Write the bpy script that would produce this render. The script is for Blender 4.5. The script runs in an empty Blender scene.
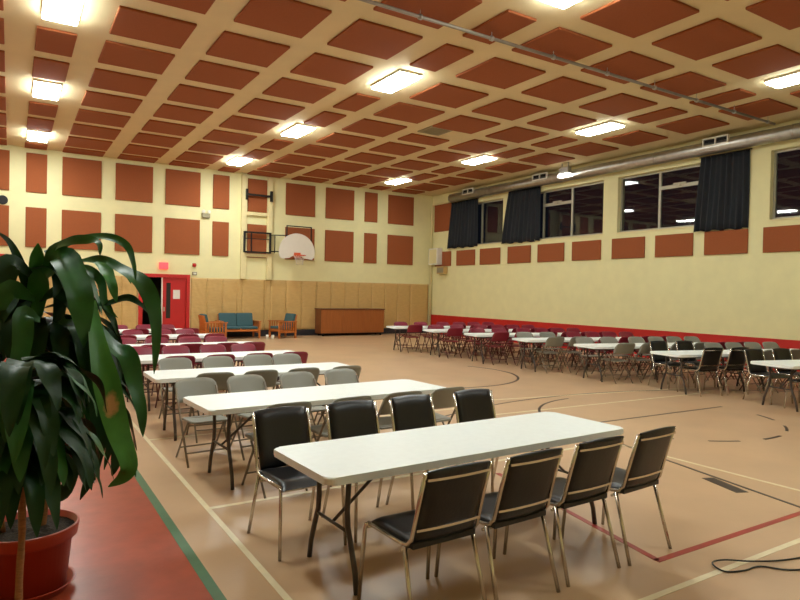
import bpy, bmesh, math, random
from mathutils import Vector, Matrix, noise
random.seed(7)
PI = math.pi
sc = bpy.context.scene
col = sc.collection

# ------------------------------------------------------------------ materials
def srgb(r, g, b):
    f = lambda c: (c/255/12.92) if c/255 <= .04045 else ((c/255+.055)/1.055)**2.4
    return (f(r), f(g), f(b), 1)

def mat(name, c, rough=.6, metal=0, var=.0, scale=8, bump=0, bscale=60, spec=.5, stretch=None, coat=0, bdist=.02):
    m = bpy.data.materials.new(name); m.use_nodes = True
    nt = m.node_tree; b = nt.nodes['Principled BSDF']
    b.inputs['Base Color'].default_value = c
    b.inputs['Roughness'].default_value = rough
    b.inputs['Metallic'].default_value = metal
    b.inputs['Specular IOR Level'].default_value = spec
    b.inputs['Coat Weight'].default_value = coat
    tc = nt.nodes.new('ShaderNodeTexCoord'); mp = nt.nodes.new('ShaderNodeMapping')
    nt.links.new(tc.outputs['Object'], mp.inputs[0])
    if stretch: mp.inputs['Scale'].default_value = stretch
    if var:
        n = nt.nodes.new('ShaderNodeTexNoise'); n.inputs['Scale'].default_value = scale
        n.inputs['Detail'].default_value = 5
        nt.links.new(mp.outputs[0], n.inputs[0])
        r = nt.nodes.new('ShaderNodeValToRGB')
        r.color_ramp.elements[0].position = .3; r.color_ramp.elements[1].position = .7
        r.color_ramp.elements[0].color = tuple(x*(1-var) for x in c[:3])+(1,)
        r.color_ramp.elements[1].color = tuple(min(1, x*(1+var)) for x in c[:3])+(1,)
        nt.links.new(n.outputs[0], r.inputs[0]); nt.links.new(r.outputs[0], b.inputs['Base Color'])
    if bump:
        n2 = nt.nodes.new('ShaderNodeTexNoise'); n2.inputs['Scale'].default_value = bscale
        n2.inputs['Detail'].default_value = 3
        nt.links.new(mp.outputs[0], n2.inputs[0])
        bp = nt.nodes.new('ShaderNodeBump'); bp.inputs['Strength'].default_value = bump
        bp.inputs['Distance'].default_value = bdist
        nt.links.new(n2.outputs[0], bp.inputs['Height']); nt.links.new(bp.outputs[0], b.inputs['Normal'])
    return m

def emit(name, c, s):
    m = bpy.data.materials.new(name); m.use_nodes = True
    b = m.node_tree.nodes['Principled BSDF']
    b.inputs['Base Color'].default_value = c
    b.inputs['Emission Color'].default_value = c
    b.inputs['Emission Strength'].default_value = s
    return m

M = {}
M['wall'] = mat('cream paint', srgb(230, 222, 170), .7, var=.03, scale=3, bump=.05, bscale=40)
M['ceil'] = mat('ceiling paint', srgb(222, 204, 160), .8, var=.03, scale=2)
M['panel'] = mat('rust acoustic panel', srgb(150, 80, 40), .9, var=.06, scale=60, bump=.1, bscale=150)
M['red'] = mat('red paint', srgb(190, 30, 22), .5, var=.05, scale=4)
M['doorred'] = mat('door red', srgb(185, 26, 24), .45, var=.04, scale=3)
M['tan'] = mat('tan vinyl floor', srgb(194, 160, 124), .34, var=.07, scale=1.3, bump=.02, bscale=9, spec=.5)
M['redfloor'] = mat('worn red floor', srgb(158, 70, 46), .3, var=.13, scale=6, bump=.03, bscale=20)
M['white_line'] = mat('white floor paint', srgb(226, 212, 176), .35, var=.06, scale=12)
M['green_line'] = mat('green floor paint', srgb(70, 112, 78), .35, var=.08, scale=12)
M['black_line'] = mat('black floor paint', srgb(58, 46, 40), .35, var=.1, scale=12)
M['red_line'] = mat('red floor paint', srgb(160, 52, 36), .35, var=.08, scale=12)
M['mat'] = mat('tan mat vinyl', srgb(200, 164, 102), .55, var=.05, scale=5, bump=.8, bscale=1.2, stretch=(1, 1, 3), bdist=.05)
M['darkbase'] = mat('dark base', srgb(36, 34, 40), .6, var=.1)
M['creamwood'] = mat('cream painted wood', srgb(226, 212, 160), .6, var=.03)
M['black_metal'] = mat('black metal', srgb(22, 20, 20), .5, metal=.2, var=.1)
M['chrome'] = mat('chrome', (.62, .59, .54, 1), .24, metal=1, var=.03)
M['galv'] = mat('galvanised metal', (.50, .49, .46, 1), .36, metal=1, var=.12, scale=6)
M['alu'] = mat('aluminium frame', srgb(176, 170, 150), .4, metal=.5, var=.04)
M['white'] = mat('white enamel', srgb(226, 222, 210), .45, var=.03)
M['table'] = mat('off white plastic', srgb(240, 247, 245), .38, var=.02, scale=20, bump=.03, bscale=90)
M['legmetal'] = mat('dark grey legs', srgb(84, 76, 72), .4, metal=.5, var=.06)
M['greychair'] = mat('grey steel seat', srgb(140, 140, 130), .42, var=.04)
M['greyframe'] = mat('grey tube', srgb(128, 116, 100), .36, metal=.4, var=.05)
M['maroonchair'] = mat('maroon steel seat', srgb(132, 26, 50), .42, var=.05)
M['maroonframe'] = mat('maroon tube', srgb(104, 60, 58), .36, metal=.4, var=.05)
M['vinyl'] = mat('black vinyl', srgb(13, 13, 16), .36, var=.1, bump=.05, bscale=70)
M['curtain'] = mat('charcoal curtain', srgb(22, 27, 34), .85, var=.12, scale=10, bump=.05, bscale=80)
M['teal'] = mat('teal cushion', srgb(58, 92, 98), .8, var=.08, scale=30)
M['oak'] = mat('orange oak', srgb(190, 108, 42), .45, var=.16, scale=6, stretch=(1, 1, 8))
M['walnut'] = mat('brown veneer', srgb(158, 90, 40), .4, var=.12, scale=5, stretch=(7, 1, .6))
M['walnut2'] = mat('brown veneer edge', srgb(112, 62, 30), .4, var=.12, scale=5)
M['terracotta'] = mat('terracotta plastic', srgb(170, 62, 38), .4, var=.05, scale=5)
M['soil'] = mat('dark soil', srgb(48, 38, 26), .95, var=.5, scale=50, bump=.6, bscale=60)
M['cane'] = mat('woody cane', srgb(150, 104, 62), .7, var=.2, scale=20, bump=.3, bscale=40, stretch=(1, 1, 4))
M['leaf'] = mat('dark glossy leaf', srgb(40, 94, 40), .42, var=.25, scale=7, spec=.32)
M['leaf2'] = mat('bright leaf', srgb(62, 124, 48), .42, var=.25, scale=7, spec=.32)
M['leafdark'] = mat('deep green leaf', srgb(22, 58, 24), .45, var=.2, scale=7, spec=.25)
M['dry'] = mat('dry leaf spot', srgb(186, 146, 96), .7, var=.15, scale=30)
M['diff'] = emit('lamp diffuser', (.96, 1.03, .99, 1), 58)
M['lamp2'] = emit('wall lamp lens', (1, .97, .86, 1), 6)
M['exit'] = emit('exit glow', (1, .06, .07, 1), 1.1)
M['paper'] = mat('white paper', srgb(232, 226, 216), .8, var=.02)
M['pipe'] = mat('dull pipe steel', (.34, .31, .27, 1), .5, metal=.8, var=.1)
M['cord'] = mat('black cable', srgb(26, 28, 24), .5, var=.1)
M['greyplastic'] = mat('grey plastic', srgb(150, 140, 112), .5, var=.03)
M['net'] = mat('white net', srgb(220, 214, 200), .8, var=.03)
M['rim'] = mat('orange rim', srgb(206, 84, 44), .45, var=.05)
M['board'] = mat('fan backboard', srgb(222, 214, 200), .4, var=.02)
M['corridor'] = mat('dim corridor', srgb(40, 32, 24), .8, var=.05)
g = bpy.data.materials.new('window glass'); g.use_nodes = True
b = g.node_tree.nodes['Principled BSDF']
b.inputs['Base Color'].default_value = (.55, .55, .5, 1); b.inputs['Roughness'].default_value = .02
b.inputs['Transmission Weight'].default_value = 1; b.inputs['IOR'].default_value = 1.5
M['glass'] = g
# spiral duct: ribbed galvanised steel
d = M['galv'].copy(); d.name = 'spiral duct steel'; nt = d.node_tree
w = nt.nodes.new('ShaderNodeTexWave'); w.bands_direction = 'Y'; w.inputs['Scale'].default_value = 5
tc = nt.nodes.new('ShaderNodeTexCoord'); bp = nt.nodes.new('ShaderNodeBump'); bp.inputs['Strength'].default_value = .25
nt.links.new(tc.outputs['Object'], w.inputs[0]); nt.links.new(w.outputs[1], bp.inputs['Height'])
nt.links.new(bp.outputs[0], nt.nodes['Principled BSDF'].inputs['Normal'])
M['duct'] = d

# ------------------------------------------------------------------ mesh builder
class MB:
    def __init__(s): s.bm = bmesh.new()
    def box(s, a, b, bev=0, mi=0):
        x0, y0, z0 = a; x1, y1, z1 = b
        vs = [s.bm.verts.new(p) for p in ((x0,y0,z0),(x1,y0,z0),(x1,y1,z0),(x0,y1,z0),(x0,y0,z1),(x1,y0,z1),(x1,y1,z1),(x0,y1,z1))]
        fs = [s.bm.faces.new([vs[i] for i in q]) for q in ((0,3,2,1),(4,5,6,7),(0,1,5,4),(1,2,6,5),(2,3,7,6),(3,0,4,7))]
        for f in fs: f.material_index = mi
        if bev:
            es = list({e for f in fs for e in f.edges})
            bmesh.ops.bevel(s.bm, geom=es, offset=bev, segments=2, affect='EDGES', profile=.5)
        return s
    def tube(s, pts, r, n=8, cap=True):
        pts = [Vector(p) for p in pts]; rings = []
        up = None
        for i, p in enumerate(pts):
            t = ((pts[i+1]-p).normalized() if i < len(pts)-1 else Vector((0,0,0))) + ((p-pts[i-1]).normalized() if i else Vector((0,0,0)))
            t.normalize()
            if up is None:
                up = Vector((0,0,1)) if abs(t.z) < .9 else Vector((1,0,0))
                c = (up - t*up.dot(t)).normalized()
            else: c = pt.rotation_difference(t) @ up
            pt = t; up = c; a = t.cross(c).normalized()
            rr = r[i] if isinstance(r, (list, tuple)) else r
            rings.append([s.bm.verts.new(p + a*rr*math.cos(2*PI*k/n) + c*rr*math.sin(2*PI*k/n)) for k in range(n)])
        for A, B in zip(rings, rings[1:]):
            for k in range(n): s.bm.faces.new((A[k], A[(k+1)%n], B[(k+1)%n], B[k])).smooth = True
        if cap:
            s.bm.faces.new(rings[0][::-1]); s.bm.faces.new(rings[-1])
        return s
    def lathe(s, prof, n=40, c=(0,0,0)):
        rings = [[s.bm.verts.new((c[0]+r*math.cos(2*PI*k/n), c[1]+r*math.sin(2*PI*k/n), c[2]+z)) for k in range(n)] for r, z in prof]
        for A, B in zip(rings, rings[1:]):
            for k in range(n): s.bm.faces.new((A[k], A[(k+1)%n], B[(k+1)%n], B[k])).smooth = True
        s.bm.faces.new(rings[0][::-1]); s.bm.faces.new(rings[-1])
        return s
    def prism(s, poly, d, axis='z', o=0, bev=0):
        """poly of 2D points extruded along axis from o to o+d"""
        def P(u, v, w): return {'z': (u, v, w), 'y': (u, w, v), 'x': (w, u, v)}[axis]
        A = [s.bm.verts.new(P(u, v, o)) for u, v in poly]; B = [s.bm.verts.new(P(u, v, o+d)) for u, v in poly]
        fs = [s.bm.faces.new(A[::-1]), s.bm.faces.new(B)]
        n = len(poly)
        for k in range(n): fs.append(s.bm.faces.new((A[k], A[(k+1)%n], B[(k+1)%n], B[k])))
        if bev:
            es = list(fs[0].edges)+list(fs[1].edges)
            bmesh.ops.bevel(s.bm, geom=es, offset=bev, segments=3, affect='EDGES', profile=.5)
        return s
    def grid(s, fn, nu, nv, th=0):
        """surface fn(u,v); with thickness th along a second call fn(u,v,th)"""
        def sheet(t): return [[s.bm.verts.new(fn(i/nu, j/nv, t)) for j in range(nv+1)] for i in range(nu+1)]
        A = sheet(0)
        for i in range(nu):
            for j in range(nv): s.bm.faces.new((A[i][j], A[i+1][j], A[i+1][j+1], A[i][j+1])).smooth = True
        if th:
            B = sheet(th)
            for i in range(nu):
                for j in range(nv): s.bm.faces.new((B[i][j], B[i][j+1], B[i+1][j+1], B[i+1][j])).smooth = True
            for i in range(nu):
                s.bm.faces.new((A[i][0], B[i][0], B[i+1][0], A[i+1][0])); s.bm.faces.new((A[i][nv], A[i+1][nv], B[i+1][nv], B[i][nv]))
            for j in range(nv):
                s.bm.faces.new((A[0][j], A[0][j+1], B[0][j+1], B[0][j])); s.bm.faces.new((A[nu][j], B[nu][j], B[nu][j+1], A[nu][j+1]))
        return s
    def build(s, name, m, parent=None, kind=None, loc=None):
        bmesh.ops.recalc_face_normals(s.bm, faces=s.bm.faces)
        me = bpy.data.meshes.new(name); s.bm.to_mesh(me); s.bm.free()
        for x in (m if isinstance(m, (list, tuple)) else [m]): me.materials.append(x)
        o = bpy.data.objects.new(name, me); col.objects.link(o)
        if parent: o.parent = parent
        if loc: o.location = loc
        if kind: o['kind'] = kind
        return o

def tag(o, label, cat, group=None):
    o['label'] = label; o['category'] = cat
    if group: o['group'] = group
    return o
def empty(name, loc=(0,0,0), rz=0):
    o = bpy.data.objects.new(name, None); col.objects.link(o)
    o.location = loc; o.rotation_euler = (0, 0, rz); o.empty_display_size = .1
    return o
def copy_tree(o, parent=None):
    c = o.copy(); col.objects.link(c)
    c.parent = parent
    for ch in KIDS.get(o.name, ()): copy_tree(ch, c)
    return c
KIDS = {}
def index_kids():
    KIDS.clear()
    for o in list(sc.objects):
        if o.parent: KIDS.setdefault(o.parent.name, []).append(o)
def rrect(x0, y0, x1, y1, r, n=5):
    out = []
    for cx, cy, a in ((x1-r, y1-r, 0), (x0+r, y1-r, PI/2), (x0+r, y0+r, PI), (x1-r, y0+r, 3*PI/2)):
        for k in range(n+1):
            t = a + PI/2*k/n; out.append((cx+r*math.cos(t), cy+r*math.sin(t)))
    return out
ORD = ['first', 'second', 'third', 'fourth', 'fifth', 'sixth', 'seventh', 'eighth', 'ninth', 'tenth', 'eleventh', 'twelfth', 'thirteenth', 'fourteenth', 'fifteenth', 'sixteenth']

# ------------------------------------------------------------------ camera (fitted to the room's lines)
H = 1.77634
yaw, pitch, roll = .55884557, -.01234416, .01982251
FPX = 623.407
fwd = Vector((math.sin(yaw)*math.cos(pitch), math.cos(yaw)*math.cos(pitch), math.sin(pitch)))
rt = Vector((math.cos(yaw), -math.sin(yaw), 0)); up = rt.cross(fwd)
R_ = math.cos(roll)*rt + math.sin(roll)*up; U_ = -math.sin(roll)*rt + math.cos(roll)*up
cam = bpy.data.cameras.new('camera'); co = bpy.data.objects.new('camera', cam); col.objects.link(co)
co.matrix_world = Matrix(((R_.x, U_.x, -fwd.x, 0), (R_.y, U_.y, -fwd.y, 0), (R_.z, U_.z, -fwd.z, H), (0, 0, 0, 1)))
cam.sensor_width = 36; cam.lens = FPX/800*36; cam.clip_start = .05; cam.clip_end = 200
sc.camera = co
def spot(u, v, d):
    return Vector((0, 0, H)) + d*(fwd + R_*((u-400)/FPX) - U_*((v-300)/FPX))

# ------------------------------------------------------------------ the room
XL, XR, YB, YF, ZC = -4.6, 15.89, -3.6, 22.837, 6.086
# measured in survey units along each wall, turned into metres here
RY = lambda y: 1.23*y+.323
RZ = lambda z: 1.21*z-.145
FX = lambda x: 1.218*x+.015
FZ = lambda z: 1.218*z-.245
T = .25
fl = MB()
fl.box((1.035, YB, -.1), (XR, YF, 0), mi=0); fl.box((XL, YB, -.1), (1.035, YF, 0), mi=1)
floor = fl.build('floor', [M['tan'], M['redfloor']], kind='structure')
MB().box((XL-T, YB-T, ZC), (XR+T+.2, YF+T, ZC+.2)).build('ceiling', M['ceil'], kind='structure')
MB().box((XL-T, YB-T, -.1), (XL, YF+T, ZC)).build('wall_left', M['wall'], kind='structure')
MB().box((XL, YB-T, -.1), (XR, YB, ZC)).build('wall_back', M['wall'], kind='structure')
# far wall with a door opening
DX0, DX1, DZ = FX(3.12), FX(4.36), FZ(1.98)
w = MB()
w.box((XL, YF, -.1), (DX0, YF+T, ZC)); w.box((DX1, YF, -.1), (XR+T+.2, YF+T, ZC)); w.box((DX0, YF, DZ), (DX1, YF+T, ZC))
w.build('wall_far', M['wall'], kind='structure')
c = MB()
c.box((DX0-.6, YF+T+1.8, -.1), (DX1+.6, YF+T+1.9, 2.6)); c.box((DX0-.7, YF+T, -.1), (DX0-.6, YF+T+1.9, 2.6))
c.box((DX1+.6, YF+T, -.1), (DX1+.7, YF+T+1.9, 2.6)); c.box((DX0-.7, YF+T, 2.6), (DX1+.7, YF+T+1.9, 2.7)); c.box((DX0-.7, YF+T, -.1), (DX1+.7, YF+T+1.9, 0))
c.build('wall_corridor', M['corridor'], kind='structure')
# right wall with four window openings
WZ0, WZ1 = RZ(3.22), RZ(4.63)
wins = [(14.48, 16.9, [15.62], []), (10.62, 13.95, [11.77, 12.84], [(11.77, 12.84)]), (7.05, 10.17, [8.0, 9.05], [(8.0, 9.05)]), (3.3, 6.46, [4.35, 5.4], [(4.35, 5.4)])]
wins = [(RY(a), RY(b), [RY(m) for m in c_], [(RY(p), RY(q)) for p, q in d_]) for a, b, c_, d_ in wins]
TZ = RZ(4.17)
WT = .3
w = MB(); ys = [YB-T]
w.box((XR, YB-T, -.1), (XR+WT, YF, WZ0)); w.box((XR, YB-T, WZ1), (XR+WT, YF, ZC))
prev = YB-T
for y0, y1, _, _ in sorted(wins):
    w.box((XR, prev, WZ0), (XR+WT, y0, WZ1)); prev = y1
w.box((XR, prev, WZ0), (XR+WT, YF, WZ1))
w.build('wall_right', M['wall'], kind='structure')
for i, (y0, y1, mul, tr) in enumerate(wins):
    fx = XR+.14; f = MB(); t = .055
    f.box((fx, y0, WZ0), (fx+.06, y1, WZ0+t)); f.box((fx, y0, WZ1-t), (fx+.06, y1, WZ1))
    f.box((fx, y0, WZ0+t), (fx+.06, y0+t, WZ1-t)); f.box((fx, y1-t, WZ0+t), (fx+.06, y1, WZ1-t))
    for m in mul: f.box((fx-.01, m-.037, WZ0+t), (fx+.05, m+.037, WZ1-t))
    for a, b in tr:
        f.box((fx-.015, a+.03, TZ), (fx+.05, b-.03, TZ+.1))
    wo = f.build('window_%d' % (i+1), M['alu'], kind='structure')
    MB().box((fx+.025, y0+t, WZ0+t), (fx+.031, y1-t, WZ1-t)).build('window_pane', M['glass'], wo)
    MB().box((XR-.02, y0-.02, WZ0-.035), (XR+.2, y1+.02, WZ0+.0)).build('window_sill', M['creamwood'], wo)
    for a, b in tr:
        MB().box((fx-.05, (a+b)/2-.2, TZ+.08), (fx-.015, (a+b)/2+.2, TZ+.14), .008).box((fx-.07, (a+b)/2-.02, TZ+.03), (fx-.04, (a+b)/2+.02, TZ+.11)).build('window_latch', M['alu'], wo)
# base bands
MB().box((XR-.03, YB, 0), (XR, YF-.07, .82)).build('baseboard_right', M['red'], kind='structure')
MB().box((XL, YF-.02, 0), (FX(3.0), YF, .24)).box((FX(4.46), YF-.02, 0), (XR, YF, .24)).build('baseboard_far', M['darkbase'], kind='structure')
# cream conduit in the corner
MB().tube([(XR-.09, YF-.11, 0), (XR-.09, YF-.11, 5.57), (XR-.09, YF-.16, 5.64), (XR-.09, YF-.25, 5.66), (XR-.09, 20.1, 5.66)], .045, 10).build('trim_1', M['creamwood'], kind='structure')
# pilaster ribs on the far wall
# floor markings
def strip(m, a, b, wd):
    a = Vector((a[0], a[1], 0)); b = Vector((b[0], b[1], 0)); t = (b-a).normalized(); n = Vector((-t.y, t.x, 0))*wd/2
    q = [a+n, a-n, b-n, b+n]
    m.prism([(p.x, p.y) for p in q], .002, 'z', 0.0)
def arc(m, c, r, a0, a1, wd, n=40, dash=None):
    for k in range(n):
        if dash and (k // dash) % 2: continue
        t0 = math.radians(a0+(a1-a0)*k/n); t1 = math.radians(a0+(a1-a0)*(k+1)/n)
        m.prism([(c[0]+(r+s)*math.cos(t), c[1]+(r+s)*math.sin(t)) for s, t in ((-wd/2, t0), (wd/2, t0), (wd/2, t1), (-wd/2, t1))], .002, 'z', 0)
def marking(fn, m):
    b = MB(); fn(b); return b.build('line_marking', M[m], floor)
def wl(b):
    strip(b, (1.37, 2.0), (1.37, 21.6), .042)
    for y in (5.05, 7.66): strip(b, (1.39, y), (6.2, y), .05)
    strip(b, (2.9, 2.30), (6.5, 2.31), .045)
    strip(b, (6.28, 2.0), (6.2, 6.4), .045)
    strip(b, (6.0, 8.15), (13.0, 7.15), .05); strip(b, (6.0, 7.02), (11.2, 6.85), .045)
marking(wl, 'white_line')
marking(lambda b: strip(b, (1.035, YB), (1.035, YF-.1), .065), 'green_line')
def bl(b):
    strip(b, (6.35, 5.3), (5.66, 2.2), .035); strip(b, (6.7, 5.93), (9.95, 5.86), .035)
    strip(b, (5.87, 3.58), (5.72, 3.15), .13)
    arc(b, (8.2, .3), 7.52, 42, 128, .035, 60)
    arc(b, (7.75, 11.2), 1.95, -150, 25, .05, 50)
    arc(b, (8.25, 5.75), 1.8, 92, 145, .04, 24)
    arc(b, (8.32, 5.8), 1.58, 205, 352, .04, 30, 3)
marking(bl, 'black_line')
def rl(b):
    strip(b, (4.12, 4.7), (3.73, 2.61), .05); strip(b, (3.71, 2.61), (6.6, 2.6), .05)
marking(rl, 'red_line')

# ------------------------------------------------------------------ doors
def rect_frame(b, x0, x1, z0, z1, t, y0, y1):
    b.box((x0, y0, z0), (x0+t, y1, z1)); b.box((x1-t, y0, z0), (x1, y1, z1)); b.box((x0+t, y0, z1-t), (x1-t, y1, z1))
f = MB(); rect_frame(f, FX(3.04), FX(4.44), 0, FZ(2.05), .12, YF-.05, YF)
dr = f.build('door_1', M['doorred'], kind='structure')
lf = MB().box((FX(3.69), YF+.02, .01), (FX(4.34), YF+.07, FZ(1.95))).build('door_leaf', M['doorred'], dr)
MB().box((FX(3.79), YF+.012, FZ(.78)), (FX(3.91), YF+.02, FZ(1.8))).build('window_pane', M['corridor'], lf)
MB().box((FX(3.66), YF+.0, .01), (FX(3.69), YF+.08, FZ(1.95))).build('leaf_edge', M['white'], lf)
MB().box((FX(3.72), YF+.005, .95), (FX(3.75), YF+.02, 1.1)).build('door_handle', M['alu'], lf)
lo = MB().box((FX(3.13), YF+.09, .01), (FX(3.17), YF+.85, FZ(1.95))).build('door_leaf', M['doorred'], dr)
tag(MB().box((FX(3.98), YF+.014, FZ(1.34)), (FX(4.17), YF+.02, FZ(1.60))).build('paper_notice', M['paper']), 'white paper notice taped to the red door beside its narrow glass', 'notice')
f = MB(); rect_frame(f, -2.0, FX(.09), 0, FZ(2.48)-.06, .14, YF-.05, YF); f.box((-1.86, YF-.04, 2.2), (FX(.09)-.14, YF, FZ(2.48)-.2))
dr2 = f.build('door_2', M['doorred'], kind='structure')
MB().box((-1.86, YF-.03, .0), (FX(.09)-.14, YF, 2.2)).build('door_leaf', M['doorred'], dr2)

# exit sign, alarm bell, junction box, emergency light, clock
e = MB().box((FX(3.58), YF-.08, FZ(2.19)), (FX(3.82), YF, FZ(2.38)), .01).build('exit_sign', M['exit']); tag(e, 'glowing red exit sign on the cream wall above the red door', 'exit sign')
e = empty('fire_alarm_bell', (FX(4.56), YF, FZ(2.34))); tag(e, 'small round red alarm bell right of the exit sign', 'alarm bell')
bo = MB().lathe([(.02, 0), (.07, .0), (.066, .03), (.045, .05), (.01, .055)], 24).build('gong', M['red'], e); bo.rotation_euler = (PI/2, 0, 0); bo.location = (0, -.03, 0)
MB().box((-.06, -.03, -.06), (.06, 0, .06)).build('back_box', M['black_metal'], e)
e = empty('alarm_box', (FX(4.57), YF, FZ(2.09))); tag(e, 'small grey signal box directly under the red alarm bell', 'alarm box')
MB().box((-.08, -.06, -.06), (.08, 0, .06), .01).build('box', M['greyplastic'], e)
MB().box((-.05, -.066, -.03), (.05, -.058, .03)).build('lens', M['white'], e)
e = empty('emergency_light', (FX(4.87), YF, FZ(3.82))); tag(e, 'twin headed emergency light high on the far wall between the rust panels', 'emergency light')
MB().box((-.14, -.1, -.09), (.14, 0, .07), .01).build('battery_box', M['greyplastic'], e)
for s in (-1, 1):
    h = MB().lathe([(.02, 0), (.055, .03), (.06, .07), (.05, .075)], 16).build('lamp_head', M['white'], e); h.rotation_euler = (PI/2, 0, s*.3); h.location = (s*.08, -.05, .13)
e = empty('wall_clock', (FX(-.2), YF, FZ(3.83)-.04)); tag(e, 'round wall clock at the left edge between two rust wall panels', 'clock')
r = MB().lathe([(.12, 0), (.14, 0), (.14, .04), (.12, .04)], 32).build('rim', M['black_metal'], e); r.rotation_euler = (PI/2, 0, 0)
r = MB().lathe([(.001, .0), (.125, .0), (.125, .02), (.001, .02)], 32).build('dial', M['white'], e); r.rotation_euler = (PI/2, 0, 0)
MB().box((-.006, -.026, 0), (.006, -.021, .09)).build('hand', M['black_metal'], e); MB().box((0, -.026, -.005), (.06, -.021, .005)).build('hand', M['black_metal'], e)

# ------------------------------------------------------------------ ceiling and wall panels
def panel(a, b, axis, label, group):
    o = MB().box(a, b, .012).build('acoustic_panel', M['panel']); tag(o, label, 'acoustic panel', group)
cols = {0: (-1.374, -.132), 1: (.331, .929), 2: (1.37, 2.535), 3: (2.981, 4.146), 4: (4.62, 5.832), 5: (6.323, 6.92), 6: (7.406, 8.686), 7: (9.15, 10.417), 8: (10.904, 12.107), 9: (12.586, 13.206), 10: (13.686, 14.909)}
rows = [(21.995, 22.72), (20.311, 21.653), (18.645, 19.922), (17.047, 18.223), (15.371, 16.585), (13.693, 14.939), (12.047, 13.235), (10.45, 11.626), (8.762, 9.949), (7.201, 8.326), (5.611, 6.777), (4.03, 5.19), (2.43, 3.6)]
def project(p):
    dd = Vector(p)-Vector((0, 0, H)); z = dd.dot(fwd)
    return (400+FPX*dd.dot(R_)/z, 300-FPX*dd.dot(U_)/z) if z > .1 else None
for c, (x0, x1) in cols.items():
    for r, (y0, y1) in enumerate(rows):
        lamp = c in (1, 5, 9) and r in (1, 4, 7, 10)
        vis = [project((x, y, ZC)) for x in (x0, x1) for y in (y0, y1)]
        if not any(v and -15 < v[0] < 815 and -15 < v[1] < 815 for v in vis): continue
        if lamp: continue
        if c == 7 and r == 5: y0 = 14.2
        kind = 'narrow rust ceiling panel' if c in (1, 5, 9) else 'rust ceiling panel'
        if c == 7 and r == 5: kind = 'shortened rust ceiling panel'
        panel((x0, y0, ZC-.045), (x1, y1, ZC), 'z', '%s, %s lengthwise row from left, %s from far wall' % (kind, ORD[c], ORD[r]), 'ceiling acoustic panels')
wcols = [(-1.0, -.06), (.30, .77), (1.12, 2.06), (2.41, 3.38), (3.72, 4.70), (5.07, 5.56), (6.13, 6.75), (7.36, 8.37), (8.75, 9.80), (10.21, 10.71), (11.14, 12.20)]
for k, (x0, x1) in enumerate(wcols):
    for z0, z1, nm in ((4.05, 5.06, 'upper'), (2.64, 3.665, 'lower')):
        kind = 'narrow rust' if k in (1, 5, 6, 9) else 'square rust'
        extra = ' inside the cream hoop frame' if k == 6 else (' behind the backboard' if (k == 7 and nm == 'lower') else '')
        panel((FX(x0), YF-.045, FZ(z0)), (FX(x1), YF, FZ(z1)), 'y', '%s far wall panel, %s row, %s from left%s' % (kind, nm, ORD[k], extra), 'far wall acoustic panels')
panel((XR-.045, RY(17.15), RZ(3.8)), (XR, RY(18.12), RZ(4.8)), 'x', 'upright rust panel on the right wall beside the far corner, above the box', 'right wall acoustic panels')
for k, (y0, y1) in enumerate([(17.1, 18.05), (15.79, 16.78), (14.55, 15.53), (13.21, 14.2), (11.91, 12.92), (10.65, 11.62), (9.34, 10.3), (8.09, 9.05), (6.87, 7.82), (5.6, 6.56), (4.3, 5.25)]):
    if k == 10: continue
    panel((XR-.045, RY(y0), RZ(2.55)), (XR, RY(y1), RZ(3.07)), 'x', 'low rust panel under the windows on right wall, %s from the far corner' % ORD[k], 'right wall acoustic panels')

# ------------------------------------------------------------------ ceiling lights, vent, pipe, duct
lamp0 = empty('ceiling_light')
MB().box((-.26, -.58, .04), (.26, .58, .09), .01).build('housing', M['white'], lamp0)
MB().prism([(-.225, 0), (.225, 0), (.245, .014), (.245, .04), (-.245, .04), (-.245, .014)], 1.12, 'y', -.56).build('diffuser', M['diff'], lamp0)
index_kids()
first = True
swap = []
lampcols = [('left row', ((.63, 20.7), (.63, 15.75), (.63, 10.91), (.63, 5.99))), ('middle row', ((6.43, 20.55), (6.48, 15.69), (6.58, 10.85), (6.64, 6.04), (6.64, 1.2))), ('right row', ((12.57, 20.4), (12.62, 15.6), (12.69, 10.86), (12.75, 6.09)))]
for nm, spots_ in lampcols:
    for r, (cx, cy) in enumerate(spots_):
        o = lamp0 if first else copy_tree(lamp0); first = False
        o.location = (cx, cy, ZC-.09)
        if nm == 'right row': swap.append(o)
        tag(o, 'bright rectangular ceiling light, %s, %s from the far wall' % (nm, ORD[r]), 'ceiling light', 'ceiling lights')
M['diff2'] = emit('dimmed lamp diffuser', (.96, 1.03, .97, 1), 24)  # right row's output lowered only to darken the right wall, not by age
for o in swap:
    for ch in o.children:
        if ch.name.startswith('diffuser'):
            ch.data = ch.data.copy(); ch.data.materials[0] = M['diff2']
v = empty('ceiling_vent', (9.5, 13.6, ZC)); tag(v, 'flat beige air vent in the ceiling beside a shortened rust panel', 'vent')
f = MB(); f.box((-.34, -.34, -.03), (.34, -.30, 0)); f.box((-.34, .30, -.03), (.34, .34, 0)); f.box((-.34, -.30, -.03), (-.30, .30, 0)); f.box((.30, -.30, -.03), (.34, .30, 0))
f.build('frame', M['greyplastic'], v)
f = MB()
for k in range(9): f.box((-.30, -.29+k*.065, -.025), (.30, -.255+k*.065, -.005))
f.build('louvres', M['greyplastic'], v)
p = empty('ceiling_pipe', (0, 7.9, ZC-.15)); tag(p, 'long grey metal pipe hung under the ceiling, running across to the duct', 'pipe')
MB().tube([(XL+.02, 0, 0), (3, 0, 0), (8, 0, 0), (15.3, 0, 0)], .028, 10).build('pipe_run', M['pipe'], p)
for k in range(11):
    MB().tube([(1.0+1.4*k, 0, .02), (1.0+1.4*k, 0, .15)], .006, 6).build('hanger_rod', M['galv'], p)
    MB().tube([(.975+1.4*k, 0, 0), (1.025+1.4*k, 0, 0)], .043, 10).build('clamp', M['galv'], p)
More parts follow.
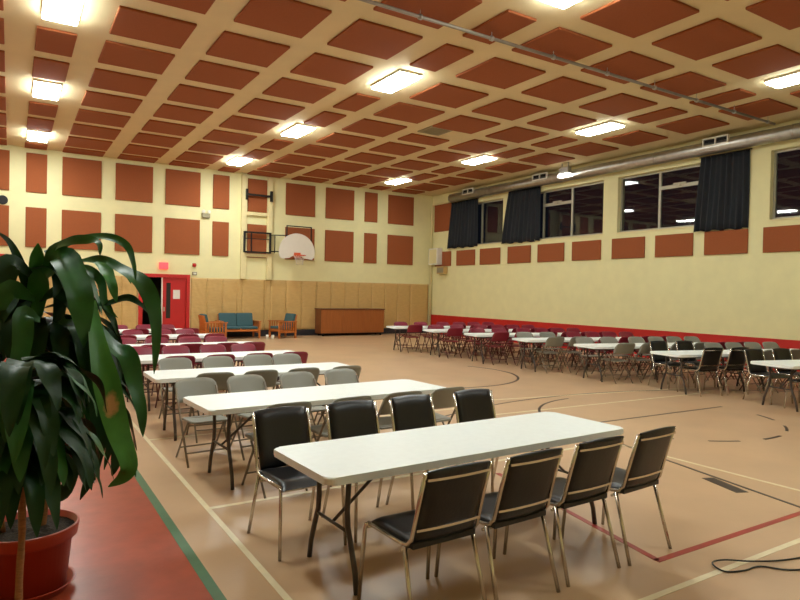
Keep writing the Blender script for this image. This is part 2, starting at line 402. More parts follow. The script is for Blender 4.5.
du = empty('air_duct', (15.62, 0, 5.75)); tag(du, 'round silver spiral air duct running along top of the right wall', 'duct')
MB().tube([(0, 21.1, 0), (0, 16, 0), (0, 11, 0), (0, 5, 0), (0, YB+.05, 0)], .17, 28).build('duct_pipe', M['duct'], du)
for y in (18.6, 15, 11.3, 7.6, 3.9):
    MB().tube([(0, y-.03, 0), (0, y+.03, 0)], .178, 28).build('duct_collar', M['galv'], du)
for y in (19.76, 15.78, 9.45):
    f = MB(); x = -.195
    f.box((x, y-.35, .0), (x+.07, y+.35, .035)); f.box((x, y-.35, .185), (x+.07, y+.35, .22)); f.box((x, y-.35, .035), (x+.07, y-.315, .185)); f.box((x, y+.315, .035), (x+.07, y+.35, .185)); f.box((x, y-.018, .035), (x+.07, y+.018, .185))
    rg = f.build('register', M['white'], du)
    f = MB()
    for k in range(5):
        for s in (-1, 1): f.box((x+.02, y+s*.167-.148, .045+k*.029), (x+.05, y+s*.167+.148, .054+k*.029))
    f.box((x+.06, y-.315, .035), (x+.07, y+.315, .185))
    f.build('louvres', M['black_metal'], rg)
e = empty('wall_light', (15.28, 14.45, 5.64)); tag(e, 'small bright lamp with a clear shade in front of the silver duct', 'lamp')
MB().prism([(-.24, .0), (.24, .0), (.2, .1), (-.2, .1)], .2, 'x', -.1).build('lens', M['lamp2'], e)
MB().prism([(-.2, .1), (.2, .1), (.19, .3), (-.19, .3)], .16, 'x', -.08).build('shade', M['galv'], e)
MB().box((-.02, -.15, .3), (.02, -.12, .446)).box((-.02, .12, .3), (.02, .15, .446)).build('bracket', M['galv'], e)

# ------------------------------------------------------------------ curtains
def curtain(y0, y1, z0, z1, label, cut=.33):
    b = MB()
    def fn(u, v, t):
        zz = z1 + (z0-z1)*v
        hi = y1 - cut*(1-v)**1.4; yy = y0 + (hi-y0)*u
        f = .03*(.5+.5*v)*math.sin(u*2*PI*9+.6*math.sin(v*3)) + .015*math.sin(u*41+v*2)
        out = -.05*v*max(0, u-.25)
        return (XR-.062 + f + out + t, yy, zz + .02*math.sin(u*23)*v)
    b.grid(fn, 90, 10, .012)
    o = empty('curtain', (0, 0, 0)); tag(o, label, 'curtain', 'window curtains')
    b.build('drape', M['curtain'], o)
    MB().tube([(XR-.045, y0-.05, z1+.015), (XR-.045, y1+.05-cut, z1+.015)], .014, 8).build('curtain_rod', M['black_metal'], o)
curtain(RY(15.66), RY(17.24), RZ(3.16), RZ(4.74), 'gathered charcoal curtain nearest the far corner', .2)
curtain(RY(12.84), RY(14.42), RZ(3.17), RZ(4.80), 'gathered charcoal curtain in the middle, between two dark windows', .3)
curtain(RY(6.86), RY(8.04), RZ(3.08), RZ(4.72), 'wide charcoal curtain hanging at the right, nearest of the three', .14)

# white box and tan box near the corner
e = empty('wall_box', (XR, RY(17.87), RZ(2.6))); tag(e, 'white box mounted on the right wall beside the far corner', 'box')
MB().box((-.3, -.33, 0), (-.04, .33, .72), .01).build('case', M['white'], e)
MB().box((-.31, -.26, .06), (-.298, .26, .66)).build('cover', M['creamwood'], e)
MB().box((-.06, -.1, .1), (0, .1, .5)).build('mount', M['white'], e)
e = empty('wall_speaker', (XR, RY(17.5), RZ(2.28))); tag(e, 'small tan speaker below the white box on the right wall', 'speaker')
MB().box((-.22, -.27, 0), (-.02, .27, .3), .015).build('case', M['mat'], e)
MB().box((-.23, -.22, .04), (-.215, .22, .26)).build('grille', M['greyplastic'], e)
MB().box((-.04, -.05, .08), (0, .05, .18)).build('mount', M['black_metal'], e)

# ------------------------------------------------------------------ wall mats
def wmat(x0, x1, label):
    b = MB(); sd = random.random()*50
    def fn(u, v, t):
        edge = min(u, 1-u, v, 1-v)
        puff = .014*min(1, edge*16)**.5
        wr = .022*noise.noise((u*2.2+sd, v*7+u*3.5, sd))*min(1, edge*8)
        return (x0+.0015+(x1-x0-.003)*u, YF-.012-(puff+wr) if t == 0 else YF-.002, .25+1.90*v)
    b.grid(fn, 14, 36, 1)
    o = b.build('wall_mat', M['mat']); tag(o, label, 'wall mat', 'padded wall mats')
lx = [FX(x) for x in (.1, .62, 1.15, 1.68, 2.22, 2.6, 3.02)]
for k in range(6): wmat(lx[k], lx[k+1], 'tan padded wall mat left of the red door, %s from the left' % ORD[k])
rx = [4.47, 4.94, 5.40, 5.85, 6.0, 6.72, 6.9, 7.43, 7.96, 8.48, 9.0, 9.52, 10.05, 10.56, 11.08, 11.6, 12.14, 12.92]
rx = [FX(x) for x in rx]
for k in range(len(rx)-1):
    nm = 'narrow tan padded mat' if rx[k+1]-rx[k] < .3 else 'tan padded wall mat'
    wmat(rx[k], rx[k+1], '%s right of the red door, %s from the door' % (nm, ORD[k] if k < 16 else 'last, in the corner'))

# ------------------------------------------------------------------ basketball hoop
hp = empty('basketball_hoop', (FX(6.4), YF, 0)); tag(hp, 'fan shaped white backboard with orange rim swung sideways off a cream wall frame', 'basketball hoop')
def loc(x): return FX(x)-FX(6.4)
for x0, x1 in ((5.92, 6.08), (6.74, 6.90)):
    MB().box((loc(x0), -.14, 2.17), (loc(x1), -.005, FZ(5.15)), .006).build('post', M['creamwood'], hp)
for z in (3.93, 2.66): MB().box((loc(6.08), -.12, FZ(z)), (loc(6.74), -.04, FZ(z+.1))).build('rail', M['creamwood'], hp)
b = MB(); b.box((loc(6.03), -.24, FZ(4.39)), (loc(6.09), -.14, FZ(4.71))); b.box((loc(6.80), -.24, FZ(4.39)), (loc(6.87), -.14, FZ(4.71))); b.box((loc(6.09), -.22, FZ(4.52)), (loc(6.80), -.16, FZ(4.58)))
b.build('winch_bracket', M['black_metal'], hp)
b = MB(); t = .055
b.box((loc(5.98), -.24, FZ(2.78)), (loc(6.84), -.14, FZ(2.78)+t)); b.box((loc(5.98), -.24, FZ(3.38)), (loc(6.84), -.14, FZ(3.38)+t))
b.box((loc(5.98), -.24, FZ(2.78)+t), (loc(5.98)+t, -.14, FZ(3.38))); b.box((loc(6.84)-t, -.24, FZ(2.78)+t), (loc(6.84), -.14, FZ(3.38))); b.box((loc(6.2), -.22, FZ(2.78)+t), (loc(6.23), -.18, FZ(3.38))); b.box((loc(5.98)+t, -.2, FZ(3.2)), (loc(6.84)-t, -.17, FZ(3.22)))
b.build('hinge_frame', M['black_metal'], hp)
b = MB()
for z in (3.36, 2.85): b.tube([(loc(6.84), -.19, FZ(z)), (loc(7.2), -.4, FZ(z)), (loc(7.55), -.56, FZ(z))], .02)
b.tube([(loc(6.95), -.25, FZ(2.8)), (loc(6.95), -.25, FZ(3.38))], .018)
b.build('swing_arm', M['black_metal'], hp)
b = MB(); t = .03; ty = -.5
b.tube([(loc(7.26), ty, FZ(2.9)), (loc(7.26), ty, FZ(3.66)), (loc(8.08), ty, FZ(3.66)), (loc(8.08), ty, FZ(2.9))], .03)
b.build('back_frame', M['black_metal'], hp)
pts = []
X0, X1, Z0, Z1 = 6.97, 8.16, 2.63, 3.43; cx = (X0+X1)/2
pts += [(loc(cx-.16), FZ(2.72)), (loc(cx-.25), FZ(2.66)), (loc(X0+.1), FZ(Z0)), (loc(X0+.02), FZ(2.7))]
for k in range(25):
    a = PI - PI*k/24; pts.append((loc(cx+.595*math.cos(a)), FZ(2.85+.58*math.sin(a))))
pts += [(loc(X1-.02), FZ(2.7)), (loc(X1-.1), FZ(Z0)), (loc(cx+.25), FZ(2.66)), (loc(cx+.16), FZ(2.72))]
MB().prism(pts, .04, 'y', -.64).build('backboard', M['board'], hp)
b = MB(); ring = [(loc(cx)+.225*math.cos(2*PI*k/28), -.89+.225*math.sin(2*PI*k/28), FZ(2.74)) for k in range(29)]
b.tube(ring, .014, 8, False); b.box((loc(cx)-.13, -.67, FZ(2.68)), (loc(cx)+.13, -.642, FZ(2.83))); b.box((loc(cx)-.08, -.7, FZ(2.72)), (loc(cx)+.08, -.65, FZ(2.75)))
b.build('rim', M['rim'], hp)
b = MB()
for k in range(12):
    a0 = 2*PI*k/12
    for s in (-1, 1):
        b.tube([(loc(cx)+rr*math.cos(a0+s*j*.26), -.89+rr*math.sin(a0+s*j*.26), FZ(2.735)-.12*j) for j, rr in ((0, .22), (1, .17), (2, .13), (3, .125))], .004, 4)
b.build('net', M['net'], hp)

# ------------------------------------------------------------------ far furniture
cb = empty('cabinet', (11.7, YF-.36, 0)); tag(cb, 'long low brown wooden cabinet with three doors against the tan mats', 'cabinet')
MB().box((-1.42, -.26, .1), (1.42, .28, 1.04)).build('body', M['walnut2'], cb)
for k in range(3):
    MB().box((-1.415+k*.945, -.285, .12), (-1.415+k*.945+.937, -.262, 1.02), .004).build('door', M['walnut'], cb)
MB().box((-1.45, -.3, 1.04), (1.45, .3, 1.08), .006).build('cabinet_top', M['walnut2'], cb)
for sx in (-1.3, 1.3):
    for sy in (-.2, .2): MB().tube([(sx, sy, 0), (sx, sy, .1)], .035, 10).build('foot', M['black_metal'], cb)

def lounge(name, width, seats, loc_, rz, label, cat, group=None):
    o = empty(name, loc_, rz); tag(o, label, cat, group)
    w2 = width/2
    for s in (-1, 1):
        x = s*w2
        MB().box((x-.03, -.36, 0), (x+.03, -.3, .6)).build('leg', M['oak'], o)
        MB().box((x-.03, .3, 0), (x+.03, .36, .62)).build('leg', M['oak'], o)
        a = MB(); a.box((x-.045, -.40, .6), (x+.045, .38, .635), .006); a.box((x-.02, -.3, .2), (x+.02, .3, .25))
        for k in range(6): a.box((x-.012, -.25+k*.095, .25), (x+.012, -.21+k*.095, .6))
        a.build('armrest', M['oak'], o)
    f = MB(); f.box((-w2+.03, -.35, .26), (w2-.03, -.31, .36)); f.box((-w2+.03, .31, .22), (w2-.03, .35, .32)); f.box((-w2+.03, -.31, .27), (w2-.03, .31, .29))
    f.build('seat_frame', M['oak'], o)
    f = MB(); f.prism([(.24, .3), (.29, .3), (.43, .86), (.38, .86)], width-.08, 'x', -w2+.04)
    f.build('back_frame', M['oak'], o)
    cw = (width-.1)/seats
    for k in range(seats):
        x0 = -w2+.05+k*cw
        MB().box((x0+.005, -.35, .30), (x0+cw-.005, .22, .43), .03).build('seat_cushion', M['teal'], o)
        bk = MB().box((x0+.005, -.065, 0), (x0+cw-.005, .065, .50), .035).build('back_cushion', M['teal'], o)
        bk.location = (0, .23, .41); bk.rotation_euler = (-.24, 0, 0)
    return o
lounge('sofa', 1.36, 2, (7.02, 22.25, 0), .0, 'two seat wooden sofa with teal cushions against the tan mats', 'sofa')
lounge('armchair', .76, 1, (5.93, 21.6, 0), PI/2-.0, 'wooden armchair with teal cushion left of the sofa, turned to the right', 'armchair', 'teal armchairs')
lounge('armchair', .76, 1, (8.62, 22.0, 0), -PI/2+.12, 'wooden armchair with teal cushion between sofa and brown cabinet', 'armchair', 'teal armchairs')
for k, (x, y) in enumerate(((7.85, 21.5), (8.02, 21.4))):
    c_ = MB().lathe([(.03, 0), (.045, .005), (.055, .15), (.05, .15), (.04, .02)], 16).build('cup', M['white'], loc=(x, y, 0))
    tag(c_, 'white cup on the floor in front of the right armchair, %s one' % ('left' if k == 0 else 'right'), 'cup', 'cups on the floor')

# ------------------------------------------------------------------ folding table
def make_table(L, Wd=.76):
    t = empty('folding_table')
    poly = rrect(-L/2, -Wd/2, L/2, Wd/2, .06, 6)
    MB().prism(poly, .046, 'z', .694, .012).build('tabletop', M['table'], t)
    f = MB()
    for s in (-1, 1): f.box((-L/2+.18, s*.27-.015, .665), (L/2-.18, s*.27+.015, .694))
    f.build('rail', M['legmetal'], t)
    for sx in (-1, 1):
        x = sx*(L/2-.25)
        for sy in (-1, 1):
            MB().tube([(x, sy*.20, .68), (x, sy*.185, .45), (x, sy*.195, .36), (x, sy*.245, .24), (x, sy*.29, .12), (x, sy*.31, .0)], .0175, 8).build('leg', M['legmetal'], t)
        c = MB(); c.tube([(x, -.19, .66), (x, .19, .66)], .014); c.tube([(x, -.21, .33), (x, .21, .33)], .011)
        c.tube([(x, 0, .33), (x-sx*.42, 0, .67)], .011)
        c.build('leg_brace', M['legmetal'], t)
    return t

# ------------------------------------------------------------------ folding chair (front towards -Y)
def make_folding(mseat, mframe):
    t = empty('folding_chair')
    b = MB()
    def seat(u, v, th):
        x = (u-.5)*.40; y = -.29+.40*v
        ex = abs(u-.5)*2; k = 1-.06*max(0, (v-.5))*2
        cx = min(1, (1-abs(v-.5)*2)*6+.6)
        return (x*k*cx**.25, y, .445 - .012*(1-ex**2)*(1-(2*v-1)**2) + .015*(1-v) - (th and .018))
    b.grid(seat, 10, 10, 1); b.build('seat', mseat, t)
    b = MB()
    def back(u, v, th):
        s = (u-.5)*2; h = .235
        rnd = (1-abs(s)**4)
        zz = .590 + (h*(.76+.24*max(0, rnd)**.5))*v
        yy = .150+ .50*(zz-.590) + .028*(1-s*s) + (th and .016)
        return (s*.225, yy, zz)
    b.grid(back, 16, 6, 1); b.build('backrest', mseat, t)
    for s in (-1, 1):
        MB().tube([(s*.225, -.235, 0), (s*.222, -.03, .32), (s*.218, .12, .56), (s*.214, .218, .742)], .0115).build('leg', mframe, t)
        MB().tube([(s*.195, -.12, .43), (s*.195, .0, .30), (s*.2, .235, .0)], .0105).build('leg', mframe, t)
    for hx, y, z in ((.222, -.155, .125), (.2, .14, .125), (.218, .05, .44)): MB().tube([(-hx, y, z), (hx, y, z)], .008).build('crossbar', mframe, t)
    return t
# ------------------------------------------------------------------ stacking chair, black vinyl on chrome
def make_stack():
    t = empty('stacking_chair')
    b = MB()
    def seat(u, v, th):
        s = (u-.5)*2; wd = .2+.012*(1-v)
        e = min(1, 8*min(u, 1-u))*min(1, 8*min(v, 1-v))
        z = .455 + .02*e**.5 - .012*(1-s*s)*v - .03*max(0, .18-v)/.18
        return (s*wd, -.22+.43*v, z if not th else .425)
    b.grid(seat, 14, 14, 1); b.build('seat', M['vinyl'], t)
    b = MB()
    def back(u, v, th):
        s = (u-.5)*2
        e = min(1, 7*min(u, 1-u))*min(1, 7*min(v, 1-v))
        z = .455+.395*v
        y = .195+.31*(z-.46) + .014*(1-s*s)
        return (s*(.192+.006*v), y - .006 - .02*e**.5 if not th else y+.006+.012*e**.5, z - (.012*(s*s) if v > .9 else 0))
    b.grid(back, 14, 14, 1); b.build('backrest', M['vinyl'], t)
    for s in (-1, 1):
        MB().tube([(s*.235, -.245, 0), (s*.222, -.215, .40), (s*.22, -.205, .425), (s*.215, -.18, .437)], .0115).build('leg', M['chrome'], t)
        MB().tube([(s*.235, .285, 0), (s*.218, .16, .43)], .0115).build('leg', M['chrome'], t)
        MB().tube([(s*.215, -.19, .437), (s*.215, .13, .435), (s*.213, .18, .445), (s*.211, .21, .48), (s*.207, .258, .66), (s*.206, .306, .828)], .0115).build('side_rail', M['chrome'], t)
    def st(z0, z1):
        f = MB()
        for k in range(8):
            pts = []
            for uu in (k/8, (k+1)/8):
                s = (uu-.5)*2; pts.append((s*.2, s))
            yy = [.195+.31*((z0+z1)/2-.46)+.014*(1-p[1]**2)+.019 for p in pts]
            f.prism([(pts[0][0], yy[0]), (pts[1][0], yy[1]), (pts[1][0], yy[1]+.005), (pts[0][0], yy[0]+.005)], z1-z0, 'z', z0)
        bmesh.ops.remove_doubles(f.bm, verts=f.bm.verts, dist=.0005)
        f.build('back_strip', M['chrome'], t)
    st(.520, .533); st(.790, .803)
    for y, z in ((.13, .40), (-.19, .415)): MB().tube([(-.22, y, z), (.22, y, z)], .009).build('crossbar', M['chrome'], t)
    return t

table8 = make_table(2.65, .80); table6 = make_table(1.93, .78)
proto = {'grey': make_folding(M['greychair'], M['greyframe']), 'maroon': make_folding(M['maroonchair'], M['maroonframe']), 'black': make_stack()}
index_kids()
used = set()
def put(p, x, y, rz, label, cat, group):
    if p.name in used: o = copy_tree(p)
    else: o = p; used.add(p.name)
    o.location = (x, y, 0); o.rotation_euler = (0, 0, rz)
    if cat == 'chair':
        k = 1.05 if p.name.startswith('stack') else (.985 if 'left' in group else 1.02)
        o.scale = (k, k, k)
    tag(o, label, cat, group)
    return o
KIND = {'grey': 'grey folding chair', 'maroon': 'maroon folding chair', 'black': 'black vinyl chair on chrome legs'}
TOP = {'grey': .235, 'maroon': .235, 'black': .315}
def jit(a): return random.uniform(-a, a)
LB = [  # cx, cy, rot, near kind, far kind, near xs, far xs, near off, far off
    (2.80, 3.55, .04, 'black', 'black', (-.82, -.26, .34, .91), (-1.05, -.46, .15, .84), -.95, .94),
    (2.74, 5.80, .06, 'grey', 'grey', (-.70, -.08, .53, 1.09), (-1.03, -.47, .14, .73), -.70, 1.04),
    (2.72, 7.80, 0, 'grey', 'grey', (-.68, -.15, .40, 1.0), (-.79, -.2, .38, .82), -.56, 1.08),
    (2.78, 9.76, 0, 'maroon', 'maroon', (-.72, -.14, .46, 1.05), (-1.0, -.44, .18, .72), -.56, 1.05),
    (2.78, 11.75, 0, 'maroon', 'maroon', (-.70, -.08, .55, 1.05), (-.95, -.35, .25, .78), -.58, 1.0),
    (2.70, 14.1, 0, 'maroon', 'maroon', (-.74, -.1, .5, 1.05), (-.95, -.35, .28, .8), -.58, 1.0),
    (2.66, 16.1, 0, 'maroon', 'maroon', (-.74, -.1, .5, 1.05), (-.95, -.35, .28, .8), -.58, 1.0)]
SC = 1.05
for i, (cx, cy, rz, nk, fk, nx, fx_, no, fo) in enumerate(LB):
    put(table8, cx, cy, rz, 'long white folding table, %s from the front in the left block' % ORD[i], 'table', 'tables in the left block')
    for side, xs, off, kd, rr in (('near', nx, no, nk, PI), ('far', fx_, fo, fk, 0)):
        for k, dx in enumerate(xs):
            y = cy + off + dx*math.sin(rz) + (TOP[kd] if off < 0 else -TOP[kd])*SC
            put(proto[kd], cx+dx, y+jit(.012), rr+rz+jit(.05)+(.03 if i == 0 and side == 'near' else 0), '%s, %s from left, %s side of %s table, left block' % (KIND[kd], ORD[k], side, ORD[i]), 'chair', 'chairs at the left block of tables')
# two more tables at the far left edge, behind the plant
for k, y in enumerate((14.2, 16.4)):
    put(table8, -1.27, y, 0, 'white folding table at the left edge behind the plant, %s one' % ('nearer' if k == 0 else 'farther'), 'table', 'tables behind the plant')
# right block, rows turned towards the stage
RB = [(10.54, 5.76, 'black', 'black'), (10.45, 7.63, 'black', 'black'), (10.3, 9.42, 'grey', 'grey'), (10.19, 11.24, 'grey', 'grey'), (10.1, 13.0, 'maroon', 'maroon'), (9.96, 14.72, 'maroon', 'maroon'), (9.76, 16.4, 'maroon', 'maroon')]
ang = math.radians(-12)
dv = Vector((math.cos(ang), math.sin(ang), 0)); nv = Vector((-math.sin(ang), math.cos(ang), 0))
for i, (x, y, nk, fk) in enumerate(RB):
    tip = Vector((x, y, 0))
    for h in (0, 1):
        c = tip + dv*(.965+1.94*h) - nv*.39
        put(table6, c.x, c.y, ang, 'white folding table, %s row from the front in right block, %s half' % (ORD[i], 'left' if h == 0 else 'right'), 'table', 'tables in the right block')
    fs = (.66, 1.33, 2.12, 2.70, 3.24, 3.78); ns = (.58, 1.22, 2.0, 2.6, 3.18, 3.74)
    for side, ss in (('near', ns), ('far', fs)):
        for k, s in enumerate(ss):
            kd = nk if side == 'near' else fk
            if i == 1 and k > 1: kd = 'grey'
            if i == 3 and k > 1: kd = 'maroon'
            if i == 2 and side == 'near' and k > 3: kd = 'maroon'
            if side == 'far': p = tip + dv*s + nv*(.48-TOP[kd]*SC); rr = ang
            else: p = tip + dv*s - nv*(.78+.22-TOP[kd]*SC); rr = ang+PI
            pr = project((p.x, p.y, .8))
            if pr[0] > 830: continue
            put(proto[kd], p.x, p.y, rr+jit(.03), '%s, %s from left, %s side of %s row, right block' % (KIND[kd], ORD[k], side, ORD[i]), 'chair', 'chairs at the right block of tables')

# ------------------------------------------------------------------ cord on the floor
b = MB(); cp = [(5.8, 1.75), (4.95, 1.93), (4.40, 2.05), (4.24, 2.2), (4.08, 2.22), (3.95, 2.28), (3.98, 2.38), (4.1, 2.37), (4.25, 2.26), (4.5, 2.17), (4.95, 2.08), (5.8, 1.97)]
def cr(pts, n=6):
    P = [Vector(p) for p in pts]; P = [2*P[0]-P[1]]+P+[2*P[-1]-P[-2]]; out = []
    for i in range(1, len(P)-2):
        for k in range(n):
            t = k/n; out.append(.5*((2*P[i])+(P[i+1]-P[i-1])*t+(2*P[i-1]-5*P[i]+4*P[i+1]-P[i+2])*t*t+(3*P[i]-P[i-1]-3*P[i+1]+P[i+2])*t**3))
    return out+[P[-2]]
b.tube(cr([(x, y, .007+(.009 if 5 < k < 9 else 0)) for k, (x, y) in enumerate(cp)]), .0055, 6)
tag(b.build('power_cord', M['cord']), 'thin black cord looped on the floor at the lower right', 'cord')

# ------------------------------------------------------------------ corn plants
def dry_mat(m, p):
    m = m.copy(); m.name = 'leaf with a dry patch'; nt = m.node_tree; b = nt.nodes['Principled BSDF']
    tc = nt.nodes.new('ShaderNodeTexCoord'); mp = nt.nodes.new('ShaderNodeMapping')
    mp.inputs['Location'].default_value = (-p.x, -p.y, -p.z*.45); mp.inputs['Scale'].default_value = (1, 1, .45)
    ln = nt.nodes.new('ShaderNodeVectorMath'); ln.operation = 'LENGTH'
    ns = nt.nodes.new('ShaderNodeTexNoise'); ns.inputs['Scale'].default_value = 25
    ad = nt.nodes.new('ShaderNodeMath'); ad.operation = 'MULTIPLY_ADD'; ad.inputs[1].default_value = .04
    mr = nt.nodes.new('ShaderNodeMapRange'); mr.inputs['From Min'].default_value = .038; mr.inputs['From Max'].default_value = .056
    mx = nt.nodes.new('ShaderNodeMix'); mx.data_type = 'RGBA'
    nt.links.new(tc.outputs['Object'], mp.inputs[0]); nt.links.new(mp.outputs[0], ln.inputs[0]); nt.links.new(tc.outputs['Object'], ns.inputs[0])
    nt.links.new(ns.outputs[0], ad.inputs[0]); nt.links.new(ln.outputs['Value'], ad.inputs[2]); nt.links.new(ad.outputs[0], mr.inputs[0])
    src = b.inputs['Base Color'].links[0].from_socket
    nt.links.new(mr.outputs[0], mx.inputs[0]); pass
    mx.inputs[6].default_value = srgb(190, 150, 98); nt.links.new(src, mx.inputs[7]); nt.links.new(mx.outputs[2], b.inputs['Base Color'])
    return m

def leaf(parent, pts, wd, m, face=None, wave=.12, seed=0, fold=.09, dry=None):
    """strap leaf along pts (parent space); face = direction the upper side looks to"""
    P = cr(pts, 5); n = len(P)-1
    b = MB(); rings = []
    rnd = random.Random(seed)
    ph = rnd.uniform(0, 6)
    for i, p in enumerate(P):
        t = i/n
        tg = (P[min(n, i+1)]-P[max(0, i-1)]).normalized()
        fc = Vector(face) if face else Vector((0, 0, 1))
        sd = tg.cross(fc)
        if sd.length < .15: sd = tg.cross(Vector((fc.x+.5, fc.y-.4, fc.z+.3)))
        sd.normalize(); nr = sd.cross(tg).normalized()
        w_ = wd/2*max(.03, min(1, (.30+t*2.2))*(1-t**2.6)**.75)
        row = []
        for s in (-1, -.5, 0, .5, 1):
            lift = abs(s)*w_*fold*2 + 1.8*wave*w_*math.sin(t*13+ph+(0 if s < 0 else 1.8))*abs(s)
            row.append(b.bm.verts.new(p + sd*s*w_ + nr*lift))
        rings.append(row)
    for A, B in zip(rings, rings[1:]):
        for k in range(4): b.bm.faces.new((A[k], A[k+1], B[k+1], B[k])).smooth = True
    if dry: m = dry_mat(m, P[int(n*dry)])
    return b.build('leaf', m, parent)

def plant(base, potr, poth, stems, label, seed):
    o = empty('potted_plant', base); tag(o, label, 'plant', 'potted corn plants')
    k = potr/.27; hh = poth
    MB().lathe([(.02, .025), (.205*k, .025), (.235*k, hh-.075), (.252*k, hh-.075), (.262*k, hh-.07), (.27*k, hh-.005), (.27*k, hh), (.255*k, hh), (.235*k, hh-.09), (.02, hh-.10)], 48).build('pot', M['terracotta'], o)
    MB().lathe([(.02, 0), (.21*k, 0), (.245*k, .045), (.252*k, .05), (.25*k, .055), (.235*k, .05), (.205*k, .02), (.02, .02)], 48).build('saucer', M['terracotta'], o)
    b = MB(); rnd = random.Random(seed)
    def so(u, v, t):
        r = .248*k*u; a = 2*PI*v
        return (r*math.cos(a), r*math.sin(a), hh-.035+.018*noise.noise((r*20*math.cos(a), r*20*math.sin(a), seed)))
    b.grid(so, 12, 36); b.build('soil', M['soil'], o)
    for pts, r in stems:
        P = cr(pts, 5); nn = len(P)
        MB().tube(P, [r*(1-.25*i/nn)*(1+.06*math.sin(i*2.1)) for i in range(nn)], 10).build('cane', M['cane'], o)
    return o
A0 = Vector((.10, 4.19, 0))
B0 = Vector((.045, 3.1, 0))
pA = plant(A0, .268, .385, [([(-.03, -.02, .32), (-.04, .0, .7), (-.02, .02, 1.15), (-.03, .0, 1.86)], .017), ([(.075, .05, .32), (.10, .07, .6), (.08, .06, 1.0), (.07, .06, 1.58)], .019), ([(-.12, .06, .32), (-.15, .05, .7), (-.14, .04, 1.53)], .016)],
           'leafy corn plant in a terracotta pot on the red floor', 3)
camdir = (Vector((0, 0, 1.725))-(A0+Vector((0, 0, 1.3)))).normalized()
def key(parent, base, px, wd, m, seed, wave=.15, face=None, dry=None):
    """px: (u, v, depth) points of the leaf's midrib"""
    pts = [spot(*q)-base for q in px]
    return leaf(parent, pts, wd, m, face or (camdir.x+.15, camdir.y, camdir.z+.35), wave, seed, dry=dry)
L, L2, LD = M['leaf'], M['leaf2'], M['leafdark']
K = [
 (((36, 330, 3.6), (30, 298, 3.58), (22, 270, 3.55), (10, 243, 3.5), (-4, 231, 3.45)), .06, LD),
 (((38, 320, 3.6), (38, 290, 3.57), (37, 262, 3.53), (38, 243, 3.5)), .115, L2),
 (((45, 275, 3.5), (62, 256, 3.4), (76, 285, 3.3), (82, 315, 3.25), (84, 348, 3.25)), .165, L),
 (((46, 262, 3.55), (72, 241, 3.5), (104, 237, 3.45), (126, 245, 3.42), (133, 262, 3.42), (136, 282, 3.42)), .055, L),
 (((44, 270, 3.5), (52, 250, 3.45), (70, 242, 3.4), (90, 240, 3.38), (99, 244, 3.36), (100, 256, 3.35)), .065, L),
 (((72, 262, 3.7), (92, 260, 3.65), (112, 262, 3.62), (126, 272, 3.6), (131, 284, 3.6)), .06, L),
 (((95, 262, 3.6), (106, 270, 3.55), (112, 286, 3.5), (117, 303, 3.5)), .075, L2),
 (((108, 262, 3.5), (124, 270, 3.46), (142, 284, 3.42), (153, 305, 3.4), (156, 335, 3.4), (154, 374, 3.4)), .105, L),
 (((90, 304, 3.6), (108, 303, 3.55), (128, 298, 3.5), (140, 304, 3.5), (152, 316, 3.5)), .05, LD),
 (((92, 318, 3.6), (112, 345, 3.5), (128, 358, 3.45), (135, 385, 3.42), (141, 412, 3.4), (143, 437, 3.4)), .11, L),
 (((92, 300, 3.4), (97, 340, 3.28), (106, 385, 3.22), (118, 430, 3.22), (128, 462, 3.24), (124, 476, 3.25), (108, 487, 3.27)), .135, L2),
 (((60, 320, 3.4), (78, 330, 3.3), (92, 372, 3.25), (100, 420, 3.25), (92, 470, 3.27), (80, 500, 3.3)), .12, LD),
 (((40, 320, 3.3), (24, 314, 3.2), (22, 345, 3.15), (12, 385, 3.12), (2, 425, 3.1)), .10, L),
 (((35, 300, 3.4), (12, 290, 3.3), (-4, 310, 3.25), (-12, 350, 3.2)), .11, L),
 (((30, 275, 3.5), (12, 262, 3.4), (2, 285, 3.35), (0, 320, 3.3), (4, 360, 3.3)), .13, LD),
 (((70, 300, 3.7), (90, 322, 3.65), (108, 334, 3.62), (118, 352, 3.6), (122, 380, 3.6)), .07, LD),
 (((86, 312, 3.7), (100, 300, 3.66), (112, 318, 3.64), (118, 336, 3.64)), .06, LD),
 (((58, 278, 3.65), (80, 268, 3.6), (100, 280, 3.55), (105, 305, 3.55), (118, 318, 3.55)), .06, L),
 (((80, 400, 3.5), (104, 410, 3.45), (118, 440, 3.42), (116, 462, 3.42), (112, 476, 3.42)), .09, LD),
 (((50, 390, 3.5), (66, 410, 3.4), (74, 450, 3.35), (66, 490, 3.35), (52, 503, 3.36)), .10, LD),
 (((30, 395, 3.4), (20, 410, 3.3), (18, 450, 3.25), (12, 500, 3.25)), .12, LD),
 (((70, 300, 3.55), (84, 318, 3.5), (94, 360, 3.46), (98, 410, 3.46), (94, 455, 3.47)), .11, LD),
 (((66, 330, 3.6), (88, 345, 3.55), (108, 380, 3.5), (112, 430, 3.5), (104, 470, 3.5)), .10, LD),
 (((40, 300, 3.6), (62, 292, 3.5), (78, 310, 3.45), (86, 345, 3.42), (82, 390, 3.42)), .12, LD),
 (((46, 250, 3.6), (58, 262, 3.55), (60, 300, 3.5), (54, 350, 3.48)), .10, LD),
 (((20, 370, 3.3), (0, 380, 3.2), (-6, 420, 3.18), (-4, 480, 3.18)), .12, LD),
]
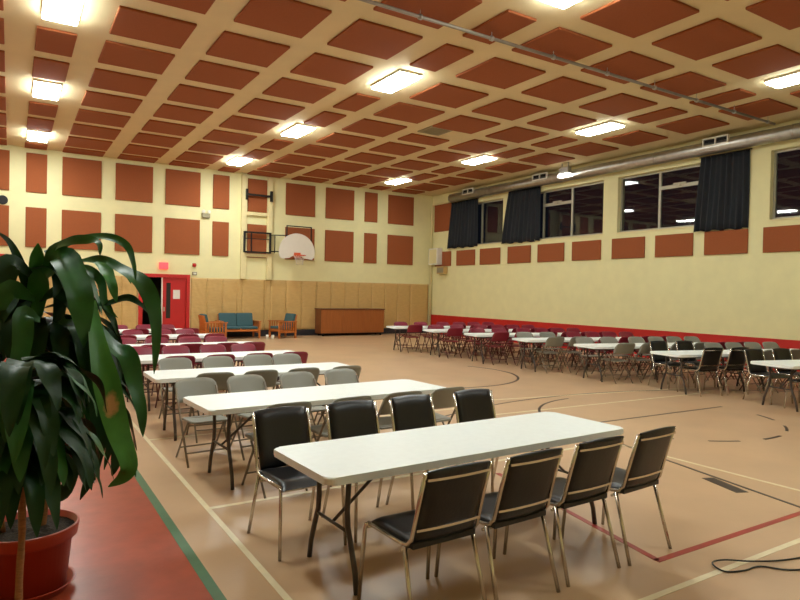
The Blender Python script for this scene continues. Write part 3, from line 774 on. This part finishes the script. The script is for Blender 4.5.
for j, (px, wd, m) in enumerate(K): key(pA, A0, px, wd, m, j, dry=.4 if j == 10 else None)
# crown leaves all round the canes
rnd = random.Random(11)
def crown(parent, axis, z0, z1, count, lmin, lmax, wmin, wmax, seed0, up0=.5, arc_=(PI*.95, PI*2.05)):
    for j in range(count):
        t = rnd.random(); z = z0+(z1-z0)*t
        a = (2.4*j + rnd.uniform(-.4, .4)) if j % 4 == 0 else rnd.uniform(*arc_); ln = rnd.uniform(lmin, lmax)
        d_ = Vector((math.cos(a), math.sin(a), 0)); u0 = up0*t + rnd.uniform(-.1, .15)
        p = Vector(axis) + Vector((0, 0, z)); pts = [p]; v = (d_ + Vector((0, 0, u0))).normalized()
        for s in range(5):
            p = p + v*ln/5; pts.append(p)
            v = (v + Vector((0, 0, -.40-.15*s))).normalized()
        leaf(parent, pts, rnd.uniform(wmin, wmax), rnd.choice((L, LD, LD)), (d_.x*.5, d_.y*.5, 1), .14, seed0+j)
crown(pA, (-.03, 0, 0), 1.15, 1.85, 36, .5, .8, .12, .165, 100, .45)
crown(pA, (.08, .06, 0), 1.0, 1.6, 26, .6, .82, .12, .165, 200, .35, (PI*1.45, PI*2.2))
crown(pA, (-.14, .04, 0), .95, 1.6, 12, .55, .75, .12, .16, 300, .35)
pB = plant(B0, .17, .24, [([(.0, .0, .19), (.0, .01, .5), (.01, .01, .8), (.0, .02, 1.42)], .0165)], 'corn plant nearest the camera, its bare cane crossing in front of the pot', 5)
crown(pB, (.0, .02, 0), 1.07, 1.46, 74, .34, .52, .09, .125, 400, .2, (PI*1.0, PI*2.15))

# ------------------------------------------------------------------ world and view
wd = bpy.data.worlds.new('night'); sc.world = wd; wd.use_nodes = True
wd.node_tree.nodes['Background'].inputs[0].default_value = (.004, .005, .009, 1)
wd.node_tree.nodes['Background'].inputs[1].default_value = 1
sc.view_settings.view_transform = 'Standard'; sc.view_settings.look = 'None'
sc.view_settings.gamma = 1; sc.view_settings.use_curve_mapping = False
sc.view_settings.exposure = .38
